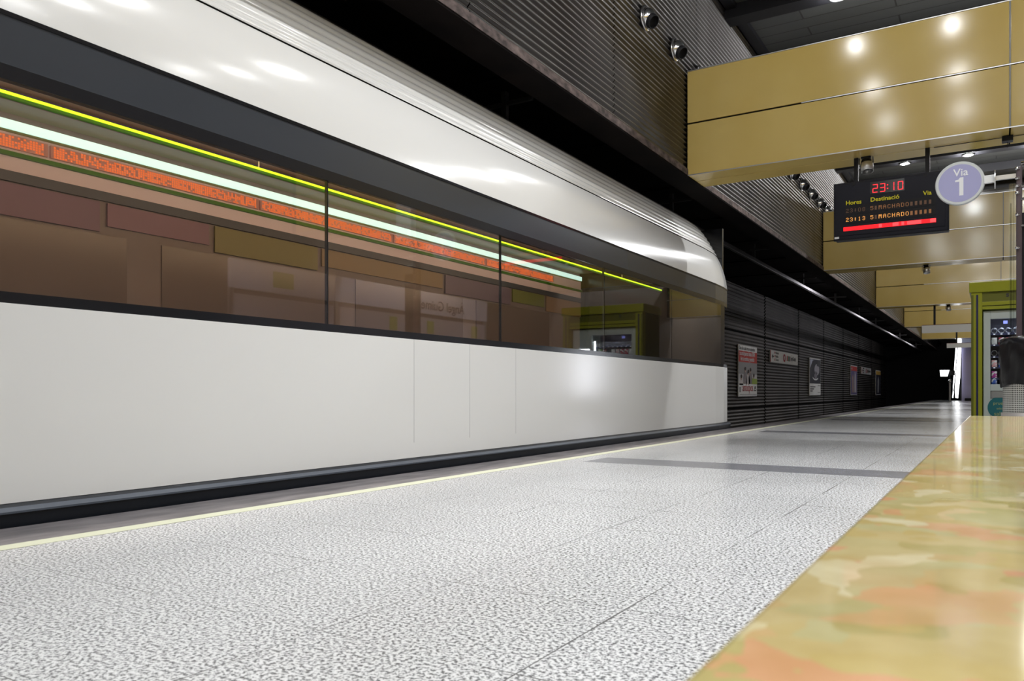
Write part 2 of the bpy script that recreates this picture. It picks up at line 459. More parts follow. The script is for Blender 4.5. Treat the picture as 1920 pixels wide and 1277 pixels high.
# ------------------------------------------------------------------ chrome eyeball spots on the ribbed wall
def eyeball_meshes():
    bm = bmesh.new(); lathe(bm, [(.0, .0), (.125, 0), (.135, .012), (.13, .028), (.112, .03)], (0, 0, 0), (1, 0, 0), 40)
    a = mesh_obj('flange', bm, chrome, None, True)
    bm = bmesh.new()
    lathe(bm, [(.112 * math.cos(q * math.pi / 20), .02 + .115 * math.sin(q * math.pi / 20)) for q in range(11)], (0, 0, 0), (1, 0, -.18), 40)
    b_ = mesh_obj('eyeball', bm, chrome, None, True)
    bm = bmesh.new()
    ax = Vector((.80, -.20, -.62)).normalized(); o = Vector((.03, 0, -.005))
    lathe(bm, [(.082, .04), (.074, .118), (.066, .122), (.062, .116), (.058, .108), (.0001, .108)], o, ax, 32)
    c = mesh_obj('snout', bm, black_p, None, True); c.data.materials.append(dark_gap)
    for p_ in c.data.polygons:
        if (Vector(p_.center) - o).dot(ax) < .12 and ((Vector(p_.center) - o) - ax * (Vector(p_.center) - o).dot(ax)).length < .061: p_.material_index = 1
    return a, b_, c
eb = eyeball_meshes()
sp_lab = ['chrome eyeball spot on the ribbed wall at the top edge, upper of the near pair',
          'chrome eyeball spot on the ribbed wall, lower of the near pair left of the beam',
          'chrome eyeball spot half hidden behind the top left corner of the nearest beam',
          'first and highest chrome eyeball spot of the row under the nearest beam',
          'second chrome eyeball spot of the row between the beam and the departure board',
          'third chrome eyeball spot of the row left of the departure board',
          'fourth chrome eyeball spot, lowest fully visible, left of the departure board',
          'last chrome eyeball spot, its top just showing over the second beam']
for i, y in enumerate((8.02, 8.94, 9.86, 15.18, 16.08, 16.96, 17.87, 18.7)):
    t = thing('eyeball_spotlight', sp_lab[i], 'spotlight', (-3.262, y, Z(4.06)), 'chrome spots on the ribbed wall')
    for p in eb:
        c = p.copy(); COL.objects.link(c); c.parent = t
for p in eb: bpy.data.objects.remove(p)

# ------------------------------------------------------------------ can spotlights under the beams
def can_spot(x, y, z, lab):
    t = thing('can_spotlight', lab, 'spotlight', (x, y, z), 'small silver can spots under the beams')
    box('bracket', black_p, -.05, .05, -.03, .03, -.02, 0, t)
    for s_ in (-1, 1): box('yoke', black_p, s_ * .072 - .004, s_ * .072 + .004, -.015, .015, -.13, -.01, t)
    ax = Vector((.12, -.25, -1)).normalized()
    bm = bmesh.new(); lathe(bm, [(0, .0), (.045, 0), (.055, .02), (.055, .06)], Vector((0, 0, -.03)), ax, 28); mesh_obj('rear_cap', bm, black_p, t, True)
    bm = bmesh.new(); lathe(bm, [(.06, .05), (.066, .055), (.066, .155), (.058, .155), (.05, .12), (0, .12)], Vector((0, 0, -.03)), ax, 28); mesh_obj('can', bm, alu, t, True)
    return t
for i, lab in enumerate(['silver can spotlight under the nearest beam, above the departure board',
                         'small can spotlight hanging under the second yellow beam',
                         'small can spotlight under the third yellow beam, left of the kiosk',
                         'tiny can spotlight under the fourth yellow beam']):
    can_spot(-1.26, BEAM0 + PERIOD * i + .32, Z(2.67), lab)

# ------------------------------------------------------------------ departure board
FONT57 = {'0': '01110 10001 10001 10001 10001 10001 01110', '1': '00100 01100 00100 00100 00100 00100 01110', '2': '01110 10001 00001 00110 01000 10000 11111',
 '3': '01110 10001 00001 00110 00001 10001 01110', '5': '11111 10000 11110 00001 00001 10001 01110', ':': '00000 01100 01100 00000 01100 01100 00000',
 '8': '01110 10001 10001 01110 10001 10001 01110',
 'M': '11011 11111 10101 10101 10001 10001 10001', 'A': '01110 10001 10001 11111 10001 10001 10001', 'C': '01110 10001 10000 10000 10000 10001 01110',
 'H': '10001 10001 10001 11111 10001 10001 10001', 'D': '11110 10001 10001 10001 10001 10001 11110', 'O': '01110 10001 10001 10001 10001 10001 01110',
 '#': '11111 11111 11111 11111 11111 11111 11111'}
def glyph(bm, ch, x, z, w_, h_, y):
    rows = FONT57[ch].split(); px, pz = w_ / 5, h_ / 7
    for r, row in enumerate(rows):
        for c, v in enumerate(row):
            if v == '1': add_box(bm, x + c * px + px * .06, x + (c + .94) * px, y, y + .002, z + h_ - (r + .94) * pz, z + h_ - (r + .06) * pz)
bx, bz, BW, BH = -1.588, Z(1.74), 1.151, .64
yb = 9.62
db = thing('departure_board', 'dark hanging departure board with red 23:10 clock and amber rows, under nearest beam', 'departure board', (bx, yb, bz))
P = lambda s_, t_: (s_ * BW, BH * (1 - t_))
box('housing', board_m, 0, BW, .012, .2, 0, BH, db, .008)
box('frame', black_p, -.006, BW + .006, .02, .06, -.008, BH + .008, db)
box('face_plate', board_m, .022, BW - .03, .004, .014, .04, BH - .02, db, .002)
box('maker_plate', white_p, .004, .052, .006, .013, .012, .034, db)
for s_ in (.18, .81):
    x, z = P(s_, .045); box('latch', black_p, x - .018, x + .018, -.002, .006, z - .012, z + .012, db)
x, z = P(.332, .255); box('clock_window', blackgloss, x, x + .345, 0, .006, z, z + .135, db)
# seven segment style clock digits
def seg7(bm, ch, x, z, w_, h_, y, t=.0075):
    m = {'2': 'abged', '3': 'abgcd', '1': 'bc', '0': 'abcdef'}[ch]
    g = .004
    if ch == '1': x -= w_ * .4
    S7 = {'a': (x + g, x + w_ - g, z + h_ - t, z + h_), 'd': (x + g, x + w_ - g, z, z + t), 'g': (x + g, x + w_ - g, z + h_ / 2 - t / 2, z + h_ / 2 + t / 2),
          'b': (x + w_ - t, x + w_, z + h_ / 2 + g, z + h_ - g), 'c': (x + w_ - t, x + w_, z + g, z + h_ / 2 - g),
          'f': (x, x + t, z + h_ / 2 + g, z + h_ - g), 'e': (x, x + t, z + g, z + h_ / 2 - g)}
    for k in m:
        a, b_, c, d = S7[k]; add_box(bm, a, b_, y, y + .002, c, d, .0009)
bm = bmesh.new(); x, z = P(.352, .235)
for i, ch in enumerate('23'): seg7(bm, ch, x + i * .075, z, .055, .094, -.002)
for q in (.025, .065): add_box(bm, x + .148, x + .159, -.002, 0, z + q, z + q + .011)
for i, ch in enumerate('10'): seg7(bm, ch, x + .19 + i * .067, z, .052, .094, -.002)
mesh_obj('clock_digits', bm, led_red, db)
x, z = P(.108, .395); text('lettering', 'Hores', .066, yel_txt, (x, 0, z), FACE_CAM, db, bold=.0012)
x, z = P(.332, .385); text('lettering', 'Destinació', .066, yel_txt, (x, 0, z), FACE_CAM, db, bold=.0012, sx=1.04)
x, z = P(.790, .38); text('lettering', 'Via', .066, yel_txt, (x, 0, z), FACE_CAM, db, bold=.0012)
for t0 in (.44, .60):
    x, z = P(.105, t0 + .13); box('row_window', black_p, x, x + .79 * BW, .0, .006, z, z + .10, db)
def led_row(t_, clock, bright, clockmat):
    x, z = P(.111, t_); cw, chh = .030, .044
    bm = bmesh.new()
    for ch, s_ in zip(clock, (.111, .148, .187, .222, .260)): glyph(bm, ch, P(s_, 0)[0], z, cw, chh, -.003)
    mesh_obj('time_digits', bm, clockmat, db)
    bm = bmesh.new(); glyph(bm, '5', P(.333, 0)[0], z, cw, chh, -.003); mesh_obj('line_digit', bm, bright, db)
    bm = bmesh.new()
    for i, ch in enumerate('MACHADO'): glyph(bm, ch, P(.407 + i * .0392, 0)[0], z, cw, chh, -.003)
    mesh_obj('destination_letters', bm, bright, db)
    bm = bmesh.new(); glyph(bm, '#', P(.372, 0)[0], z, cw * .7, chh, -.003); mesh_obj('idle_cell', bm, led_ghost, db)
    bm = bmesh.new()
    for s_ in [.407 + i * .0392 for i in range(7, 12)]: glyph(bm, '#', P(s_, 0)[0], z, cw * .8, chh, -.003)
    mesh_obj('idle_cells', bm, led_ghost if bright is led_amber_dim else led_amber_dim, db)
led_row(.535, '23:08', led_amber_dim, led_ghost)
led_row(.695, '23:13', led_amber, led_amber)
x, z = P(.088, .857)
segs = [(0, .37, 0), (.37, .395, 1), (.395, .43, 2), (.43, .545, 0), (.545, .61, 2), (.61, .64, 0), (.64, .67, 2), (.67, .70, 0), (.70, .85, 2), (.85, .94, 0), (.94, 1, 2)]
wd = .81 * BW
bm = bmesh.new()
for r in range(4): add_box(bm, x, x + wd, -.002, .004, z + r * .011, z + r * .011 + .0102)
add_box(bm, x, x + wd, .000, .003, z, z + .043)
mesh_obj('message_bar', bm, led_redd, db)
for a, b_, kk in segs:
    if kk == 2:
        bm = bmesh.new(); add_box(bm, x + a * wd, x + b_ * wd - .001, -.0035, -.001, z + .002, z + .041)
        mesh_obj('message_block', bm, led_red2, db)
for xx in (-1.365, -.641):
    t = tag(box('hanger_rod', black_p, xx - .022, xx + .022, yb + .08, yb + .12, Z(1.74) + BH, Z(2.67)), 'black hanger post between the nearest beam and the departure board, %s' % ('left one' if xx < -1 else 'right one'), 'hanger post', 'posts holding the departure board')

# ------------------------------------------------------------------ totem with the Via 1 disc
cx, cz, yv = -.292, Z(1.958), 8.5
vs = thing('track_sign', 'round lilac Via 1 disc sign with white rim on a short arm', 'sign', (cx, yv, cz))
bm = bmesh.new(); lathe(bm, [(0, -.02), (.196, -.02), (.204, -.012), (.204, .012), (.196, .02), (0, .02)], (0, 0, 0), (0, 1, 0), 72)
mesh_obj('rim', bm, pm('disc_white', (.62, .65, .65), .45), vs)
disc('face', lilac_m, (0, -.0205, 0), (0, 1, 0), .176, .002, vs, 72)
text('lettering', 'Via', .098, white_txt, (.008, -.0225, .067), FACE_CAM, vs, 'CENTER', bold=.001)
poly_xz('numeral', white_txt, [(-.038, .013), (-.038, .028), (-.012, .032), (.002, .052), (.03, .052), (.03, -.118), (-.004, -.118), (-.004, .013)], -.0235, -.0215, vs)
box('arm', white_p, .19, .278, -.02, .02, -.03, .042, vs, .003)
disc('collar', alu, (.282, 0, 0), (1, 0, 0), .085, .010, vs)
box('arm_bar', alu, .288, .445, -.015, .015, -.012, .028, vs)
reorigin(vs, (cx, yv, cz))
for ch in vs.children: ch.location = Vector(ch.location) + Vector((cx, yv, cz))
tt = thing('sign_totem', 'tall dark metal sign post with glass pane and chrome clamps behind the litter bin', 'sign post', (.2, yv, 0))
box('post', pm('brown_grey_metal', srgb(92, 82, 88), .35, metal=.5), -.045, .0, -.05, .05, 0, Z(2.04), tt, .006)
box('dark_core', black_p, .0, .16, -.03, .06, 0, Z(1.62), tt, .004)
box('glass_pane', clear_glass, -.10, -.05, -.004, .004, .5, Z(1.90), tt)
box('pane_edge', dark_gap, -.088, -.084, -.006, .006, .5, Z(1.72), tt)
box('pane_edge', dark_gap, -.065, -.063, -.006, .006, .5, Z(1.90), tt)
for z in (2.02, 1.93, 1.86, 1.80, 1.60, 1.30):
    cyl('clamp', chrome, (-.055, -.06, Z(z)), (-.02, -.06, Z(z)), .012, None, tt, 16, True)
for z, r in ((2.06, .03), (1.86, .035), (1.74, .02), (1.5, .02)):
    cyl('cross_tube', chrome, (-.01, -.05, Z(z)), (.25, -.05, Z(z)), r * .6, None, tt, 16, True)
box('cap_box', white_p, .03, .3, -.06, .06, Z(2.12), Z(2.62), tt, .02)
tt['label'] = 'tall dark metal sign post with glass pane and chrome clamps behind the litter bin'

ck = thing('cable_clamp', 'small black clamp under the nearest beam at the right edge of the picture', 'clamp', (.10, 9.7, Z(2.67)))
box('clamp_body', black_p, -.05, .05, -.05, .05, -.06, -.005, ck, .006)
box('wire', black_p, -.68, .9, -.003, .003, -.012, -.006, ck)
box('drop_wire', black_p, -.003, .003, -.003, .003, -.12, -.05, ck)
# ------------------------------------------------------------------ marble bench
bn = thing('marble_bench', 'long polished honey-coloured marble bench in the foreground right', 'bench', (.4, 2, 0))
tb = .393
bm = bmesh.new(); add_box(bm, -.12, .95, -.9, 4.87, tb - .05, tb, .004); sl = mesh_obj('seat_slab', bm, marble_m, bn)
box('base', pm('bench_base', (.35, .33, .3), .5), .0, .8, -.8, 4.75, 0, tb - .05, bn)
for ch in bn.children: ch.location = Vector(ch.location) - Vector((.4, 2, 0))

# ------------------------------------------------------------------ litter bin
BX, BY, BR = .265, 5.42, .235
bi = thing('litter_bin', 'perforated steel litter bin with a black bag over its rim, beyond the marble bench', 'bin', (BX, BY, 0))
def tube_uv(name, mat, r0, r1, z0, z1, parent, seg=64, per=.012):
    bm = bmesh.new(); uv = bm.loops.layers.uv.new('UVMap')
    A = [bm.verts.new((r0 * math.cos(2 * math.pi * i / seg), r0 * math.sin(2 * math.pi * i / seg), z0)) for i in range(seg)]
    B = [bm.verts.new((r1 * math.cos(2 * math.pi * i / seg), r1 * math.sin(2 * math.pi * i / seg), z1)) for i in range(seg)]
    for i in range(seg):
        j = (i + 1) % seg
        f_ = bm.faces.new((A[i], A[j], B[j], B[i]))
        u0, u1 = 2 * math.pi * r0 * i / seg / per, 2 * math.pi * r0 * (i + 1) / seg / per
        v0, v1 = z0 / per, z1 / per
        for l_, c in zip(f_.loops, ((u0, v0), (u1, v0), (u1, v1), (u0, v1))): l_[uv].uv = c
    return mesh_obj(name, bm, mat, parent, True)
tube_uv('body', perf_m, .238, .232, .05, .60, bi)
bm = bmesh.new(); lathe(bm, [(.0, .02), (.24, .02), (.243, .05), (.242, .40), (.240, .40)], (0, 0, 0), (0, 0, 1), 64); mesh_obj('base_band', bm, pm('bin_band', srgb(150, 145, 142), .4, metal=.5), bi, True)
bm = bmesh.new(); seg = 96; rings = []
for k, (r, z) in enumerate([(.244, .555), (.250, .60), (.246, .66), (.250, .72), (.246, .79), (.240, .825), (.222, .835), (.205, .80), (.19, .60), (.0, .55)]):
    ring = []
    for i in range(seg):
        a = 2 * math.pi * i / seg
        wob = (.006 * math.sin(9 * a + k * .9) + .004 * math.sin(23 * a - k * 1.7)) * (1 if 0 < k < 7 else .3)
        zz = z + (.012 * math.sin(5 * a + 1) if k == 0 else 0)
        ring.append(bm.verts.new(((r + wob) * math.cos(a), (r + wob) * math.sin(a), zz)))
    rings.append(ring)
for a, b_ in zip(rings, rings[1:]):
    for i in range(seg): bm.faces.new((a[i], a[(i + 1) % seg], b_[(i + 1) % seg], b_[i]))
mesh_obj('bag', bm, bag_m, bi, True)
bm = bmesh.new(); add_cyl(bm, (-.08, -.1, .87), (.3, -.1, .87), .012); add_cyl(bm, (-.08, -.1, .895), (.3, -.1, .895), .010); add_cyl(bm, (-.06, -.1, .82), (-.06, -.1, .9), .01); mesh_obj('lid_hinge', bm, chrome, bi, True)

# ------------------------------------------------------------------ kiosk and vending machine
KX0, KX1, KY = -.39, 1.54, 15.3
ko = thing('kiosk', 'olive-green kiosk housing the vending machine, left edge beside the platform', 'kiosk', (.57, KY, 0))
kp = []
def kb(n_, m_, x0, x1, y0, y1, z0, z1, bev=.004): o = box(n_, m_, x0, x1, y0, y1, z0, z1, ko, bev); kp.append(o); return o
kb('roof', green_k, KX0, KX1, KY - .02, KY + 1.0, Z(1.66), Z(1.835), .01)
kb('fascia', green_d, KX0 + .18, KX1 - .18, KY + .02, KY + .06, Z(1.50), Z(1.66))
kb('lintel', green_k, KX0 + .15, KX1 - .15, KY + .01, KY + .07, Z(1.37), Z(1.50))
kb('lintel_groove', dark_gap, KX0 + .16, KX1 - .16, KY + .004, KY + .01, Z(1.425), Z(1.435), 0)
for sx in (0, 1):
    a = KX0 + .03 if not sx else KX1 - .19
    kb('post', green_k, a, a + .16, KY, KY + .16, 0, Z(1.66))
    kb('post_groove', green_d, a, a + .035, KY - .003, KY + .002, 0, Z(1.62), 0)
    kb('post_stripe', navy_m, a + .072, a + .102, KY - .004, KY + .002, 0, Z(1.62), 0)
kb('side_panel', green_d, KX0 + .04, KX0 + .07, KY + .16, KY + .98, 0, Z(1.66))
kb('side_panel', green_d, KX1 - .07, KX1 - .04, KY + .16, KY + .98, 0, Z(1.66))
kb('back_panel', green_d, KX0 + .04, KX1 - .04, KY + .95, KY + .98, 0, Z(1.66))
kp.append(text('lettering', 's', .12, dark_txt, (.135, KY + .017, Z(1.565)), FACE_CAM, ko, bold=.003))
for o in kp: o.location = Vector(o.location) - Vector((.57, KY, 0))
VX0, VX1, VY = -.185, 1.30, KY + .10
vm = thing('vending_machine', 'pale grey vending machine with lit glass front inside the olive kiosk', 'vending machine', (.55, VY, 0))
vp = []
def vb(n_, m_, x0, x1, y0, y1, z0, z1, bev=.003, par=None): o = box(n_, m_, x0, x1, y0, y1, z0, z1, par or vm, bev); vp.append(o); return o
GX0, GX1, GZ0, GZ1 = -.083, .84, Z(.12), Z(1.21)
vb('cabinet', machine_m, VX0, VX0 + .03, VY, VY + .75, .08, Z(1.345))
vb('cabinet', machine_m, VX1 - .03, VX1, VY, VY + .75, .08, Z(1.345))
vb('cabinet', machine_m, VX0, VX1, VY + .72, VY + .75, .08, Z(1.345))
vb('door', machine_m, VX0, GX0, VY - .03, VY + .01, .08, Z(1.345), .008)
vb('door', machine_m, GX1, VX1, VY - .03, VY + .01, .08, Z(1.345), .008)
vb('door', machine_m, GX0, GX1, VY - .03, VY + .01, GZ1, Z(1.345), .008)
vb('door', machine_m, GX0, GX1, VY - .03, VY + .01, .08, GZ0, .008)
vb('interior', pm('dark_blue_interior', (.02, .022, .05), .5), GX0 - .05, GX1 + .05, VY + .5, VY + .52, GZ0 - .05, GZ1 + .05)
vb('glass_front', clear_glass, GX0, GX1, VY - .012, VY - .006, GZ0, GZ1, 0)
vb('flap', pm('grey_flap', (.3, .31, .31), .3, metal=.3), GX0 + .01, GX0 + .5, VY - .036, VY - .028, Z(-.11), Z(.0), .01)
vb('flap_frame', pm('flap_dark', (.12, .12, .12), .4), GX0, GX0 + .51, VY - .032, VY - .029, Z(-.12), Z(.012), .002)
vb('foot', black_p, VX0 + .05, VX1 - .05, VY + .02, VY + .7, 0, .08)
stick = disc('sticker', teal_m, (.06, VY - .033, Z(-.27)), (0, 1, 0), .185, .004, vm, 48); vp.append(stick)
for s_, dz, sz in (('prueba', -.03 + .08, .075), ('sabor', -.03, .05), ('salud', -.13, .09)):
    vp.append(text('lettering', s_, sz, pm('sand_lettering_%s' % s_, srgb(160, 170, 110), .5), (.06, VY - .037, Z(-.27 + dz)), FACE_CAM, vm, 'CENTER'))
tube_e = pm('fluorescent_tube', (1, 1, 1), .4, emit=(.85, .9, 1), estr=14)
o = cyl('light_tube', tube_e, (GX1 - .045, VY + .03, GZ0 + .0), (GX1 - .045, VY + .03, GZ1 - .12), .018, None, vm, 16); vp.append(o)
o = cyl('light_tube', pm('fluorescent_top', (1, 1, 1), .4, emit=(.7, .75, 1), estr=5), (GX0 + .05, VY + .04, GZ1 + .03), (GX1 - .05, VY + .04, GZ1 + .03), .014, None, vm, 16); vp.append(o)
vb('lit_panel', pm('lit_panel', (1, 1, 1), .4, emit=(.88, .9, 1), estr=14), .90, 1.17, VY - .04, VY - .031, Z(-.07), Z(.92), .002)
shelf_z = [Z(.98), Z(.80), Z(.60), Z(.42), Z(.235), Z(.13)]
for z in shelf_z: vb('shelf', pm('shelf_blue', (.03, .04, .12), .4), GX0, GX1, VY + .05, VY + .48, z - .035, z - .012, .001)
ml = bpy.data.lights.new('machine_lamp', 'AREA'); ml.shape = 'RECTANGLE'; ml.size = .8; ml.size_y = .04; ml.energy = 5; ml.color = (.8, .85, 1)
mo = bpy.data.objects.new('machine_lamp', ml); COL.objects.link(mo); mo.parent = vm; mo.location = (.38, VY + .02, GZ1 + .02); mo.rotation_euler = (math.radians(12), 0, 0); vp.append(mo)
vb('price_display', pm('price_display', (.1, .1, .3), .4, emit=(.25, .3, .9), estr=1.2), .10, .16, VY + .03, VY + .05, Z(1.13), Z(1.18))
def torus(bm, c, r, rr, axis='y', seg=20, s2=6):
    rows = []
    for i in range(seg):
        a = 2 * math.pi * i / seg
        ctr = Vector((math.cos(a) * r, 0, math.sin(a) * r))
        rows.append([bm.verts.new(Vector(c) + ctr + Vector((math.cos(a) * math.cos(b__) * rr, math.sin(b__) * rr, math.sin(a) * math.cos(b__) * rr))) for b__ in [2 * math.pi * j / s2 for j in range(s2)]])
    for i in range(seg):
        A, B = rows[i], rows[(i + 1) % seg]
        for j in range(s2): bm.faces.new((A[j], A[(j + 1) % s2], B[(j + 1) % s2], B[j]))
coil_m = pm('steel_coil', (.8, .82, .9), .2, metal=1)
tagm = pm('price_tag', (.8, .8, .85), .4, emit=(.8, .85, 1), estr=.5)
for si, z in enumerate(shelf_z[:4]):
    for i in range(12):
        x = GX0 + .055 + i * .102
        if x > GX1 - .08: continue
        bm = bmesh.new()
        for q in range(4): torus(bm, (x, VY + .10 + q * .08, z + .045), .042, .004)
        vp.append(mesh_obj('coil', bm, coil_m, vm, True))
        vb('price_tag', tagm, x - .014, x + .014, VY + .046, VY + .05, z - .03, z - .016, 0)
for o in vp: o.location = Vector(o.location) - Vector((.55, VY, 0))
snack_cols = [srgb(200, 60, 90), srgb(230, 230, 235), srgb(110, 180, 60), srgb(190, 70, 160), srgb(240, 180, 190), srgb(70, 110, 210), srgb(235, 200, 70)]
shelf_nm = {1: 'second', 3: 'fourth', 4: 'fifth', 5: 'bottom'}
pack = {}
for si in (1, 3, 4, 5):
    for i in range(11):
        x = GX0 + .055 + i * .102
        if x > GX1 - .1 or random.random() < .12: continue
        ci = random.randrange(len(snack_cols))
        if ci not in pack:
            bm = bmesh.new(); t_ = bmesh.new()
            bmesh.ops.create_grid(t_, x_segments=6, y_segments=8, size=.5)
            back = []
            for v in t_.verts:
                px, py = v.co.x, v.co.y
                v.co = Vector((px * .078, -.016 * max(0, 1 - (abs(px) * 2) ** 2) * max(0, 1 - (abs(py) * 2) ** 4), py * .115 + .0575))
            merge(bm, t_)
            g = bmesh.ops.duplicate(bm, geom=bm.verts[:] + bm.edges[:] + bm.faces[:])
            for v in g['geom']:
                if isinstance(v, bmesh.types.BMVert): v.co.y = -v.co.y + .001
            me = bpy.data.meshes.new('snack'); bm.to_mesh(me); bm.free()
            me.materials.append(noise_col(pm('snack_foil_%d' % ci, snack_cols[ci], .3), snack_cols[ci], (.8, .8, .85), 26, lo=.5, hi=.56))
            pack[ci] = me
        o = bpy.data.objects.new('snack_packet', pack[ci]); COL.objects.link(o)
        o.location = (x, VY + .058 + .006 * random.random(), shelf_z[si] - .011); o.rotation_euler = (0, 0, random.uniform(-.2, .2))
        tag(o, 'small foil snack packet on the %s shelf behind the vending machine glass' % shelf_nm[si], 'snack packet', 'snack packets on the %s shelf' % shelf_nm[si])

# ------------------------------------------------------------------ posters and signs on the far wall
WX = -6.76
def poster(y0, y1, z0, z1, lab, name='wall_poster', cat='poster', base=None):
    """local x runs along +Y, local y up, faces the platform"""
    t = thing(name, lab, cat, (WX, y0, Z(z0)))
    t.rotation_euler = (0, 0, 0)
    W_, H_ = y1 - y0, z1 - z0
    box('backing', alu, -.03, 0, 0, W_, 0, H_, t, .004)
    box('sheet', base or white_p, 0, .004, .02, W_ - .02, .02, H_ - .02, t)
    def rect(nm, m_, a, b_, c, d, k=1): return box(nm, m_, .004 * k, .004 * k + .002, a * W_, b_ * W_, c * H_, d * H_, t)
    def tx(s_, a, c, size, m_, bold=.0, sx=1.0, align='LEFT'): return text('lettering', s_, size, m_, (.011, a * W_, c * H_), FACE_TRACK, t, align, bold, .001, sx)
    def shape(nm, m_, pts, k=1.5):
        bm = bmesh.new(); vs_ = [bm.verts.new((.004 * k, p * W_, q * H_)) for p, q in pts]
        f_ = bm.faces.new(vs_); r = bmesh.ops.extrude_face_region(bm, geom=[f_])
        bmesh.ops.translate(bm, verts=[v for v in r['geom'] if isinstance(v, bmesh.types.BMVert)], vec=(.002, 0, 0))
        bmesh.ops.recalc_face_normals(bm, faces=bm.faces)
        return mesh_obj(nm, bm, m_, t)
    return t, rect, tx, shape, W_, H_
def ell(cx_, cy_, rx, ry, n=24, a0=0, a1=2 * math.pi): return [(cx_ + rx * math.cos(a0 + (a1 - a0) * i / n), cy_ + ry * math.sin(a0 + (a1 - a0) * i / n)) for i in range(n if a1 - a0 > 6.2 else n + 1)]
grey_ph = pm('poster_grey', srgb(150, 150, 152), .5); pale_ph = pm('poster_pale', srgb(196, 196, 198), .5)
hair_m = pm('poster_dark_hair', srgb(58, 48, 46), .5); skin_p = pm('poster_skin', srgb(186, 160, 150), .5); green_p = pm('poster_green', srgb(150, 172, 70), .5)
shirt1 = pm('poster_shirt_pale', srgb(206, 200, 200), .5); shirt2 = pm('poster_shirt_grey', srgb(140, 134, 138), .5)
t, rect, tx, shape, W_, H_ = poster(24.2, 26.42, -.17, 1.46, 'white and red wall poster reading anticipos.es below a group of people')
rect('red_band', red_m, .01, .99, .67, .885); rect('photo_area', grey_ph, .01, .99, .44, .67); rect('photo_area', pale_ph, .01, .99, .25, .44)
tx('Dos de cada tres empleados', .03, .905, .17, dark_txt, sx=.95)
tx('te anticipamos hasta 300€', .05, .80, .19, white_txt, .002, sx=.9); tx('de tu nomina y pensión', .10, .70, .19, white_txt, .002, sx=.9)
for (px, hh, mm) in ((.14, .45, shirt1), (.34, .60, shirt2), (.50, .55, shirt1), (.62, .59, shirt2), (.80, .48, shirt1)):
    shape('figure', mm, [(px - .10, .255), (px + .10, .255), (px + .10, hh - .22), (px + .05, hh - .12), (px - .05, hh - .12), (px - .10, hh - .22)], 2)
    shape('figure_head', skin_p, ell(px, hh - .08, .035, .05), 3)
    shape('figure_hair', hair_m, ell(px, hh - .055, .037, .035), 4)
rect('green_tag', green_p, .70, .985, .25, .36, 3)
tx('anticipos', .20, .11, .36, pm('poster_red_txt', srgb(180, 60, 70), .5), .0, sx=.98); tx('.es', .80, .11, .36, dark_txt, sx=.85)
rect('small_print', dark_txt, .06, .96, .04, .047); rect('small_print', grey_ph, .05, .13, .09, .19)
# second: monochrome portrait
t, rect, tx, shape, W_, H_ = poster(35.0, 37.5, -.18, 1.45, 'wall poster with a large monochrome face above a white text panel')
dkm = pm('poster_night', srgb(44, 44, 58), .5); rect('photo_area', dkm, .02, .98, .32, .97)
shape('figure_head', pm('portrait_pale', srgb(178, 176, 186), .5), ell(.64, .70, .22, .15), 2)
shape('figure_hair', pm('portrait_hat', srgb(62, 64, 72), .5), [(.62, .80), (.66, .94), (.94, .93), (.92, .78)], 3)
shape('figure_face', pm('portrait_mid', srgb(128, 124, 136), .5), ell(.52, .55, .13, .11), 3)
shape('figure_eye', dark_txt, ell(.45, .60, .03, .03), 4); shape('figure_eye', dark_txt, ell(.62, .60, .03, .03), 4)
shape('collar', white_txt, ell(.5, .50, .26, .09, 16, math.pi * 1.05, math.pi * 1.85) + ell(.5, .51, .24, .06, 16, math.pi * 1.85, math.pi * 1.05), 4)
shape('highlight', pm('portrait_light', srgb(190, 196, 214), .5), [(.03, .72), (.25, .93), (.4, .95), (.1, .96), (.03, .94)], 3)
for i in range(3): rect('text_line', dark_txt, .06, .50 - .12 * i, .22 - .055 * i, .245 - .055 * i, 2)
rect('text_line', grey_ph, .72, .95, .26, .28, 2); rect('text_line', grey_ph, .72, .95, .07, .085, 2)
t, rect, tx, shape, W_, H_ = poster(46.1, 48.4, -.22, 1.44, 'narrow-looking wall poster with red header and violet picture, left of the far line sign')
rect('red_band', red_m, .02, .98, .82, .97); rect('photo_area', pm('poster_violet', srgb(112, 104, 148), .5), .02, .98, .03, .82)
shape('figure', skin_p, [(.25, .1), (.45, .1), (.42, .6), (.36, .72), (.2, .6)], 2); shape('figure', shirt1, [(.55, .1), (.85, .1), (.75, .7), (.62, .8), (.55, .5)], 2)
tx('vive', .1, .86, .2, white_txt)
t, rect, tx, shape, W_, H_ = poster(56.6, 59.1, -.25, 1.42, 'farthest wall poster, dark with an amber header')
rect('amber_band', pm('poster_amber', srgb(186, 150, 72), .5), .02, .98, .82, .97); rect('photo_area', dkm, .02, .98, .03, .82)
shape('figure', grey_ph, [(.3, .1), (.6, .1), (.65, .6), (.5, .75), (.35, .6)], 2)
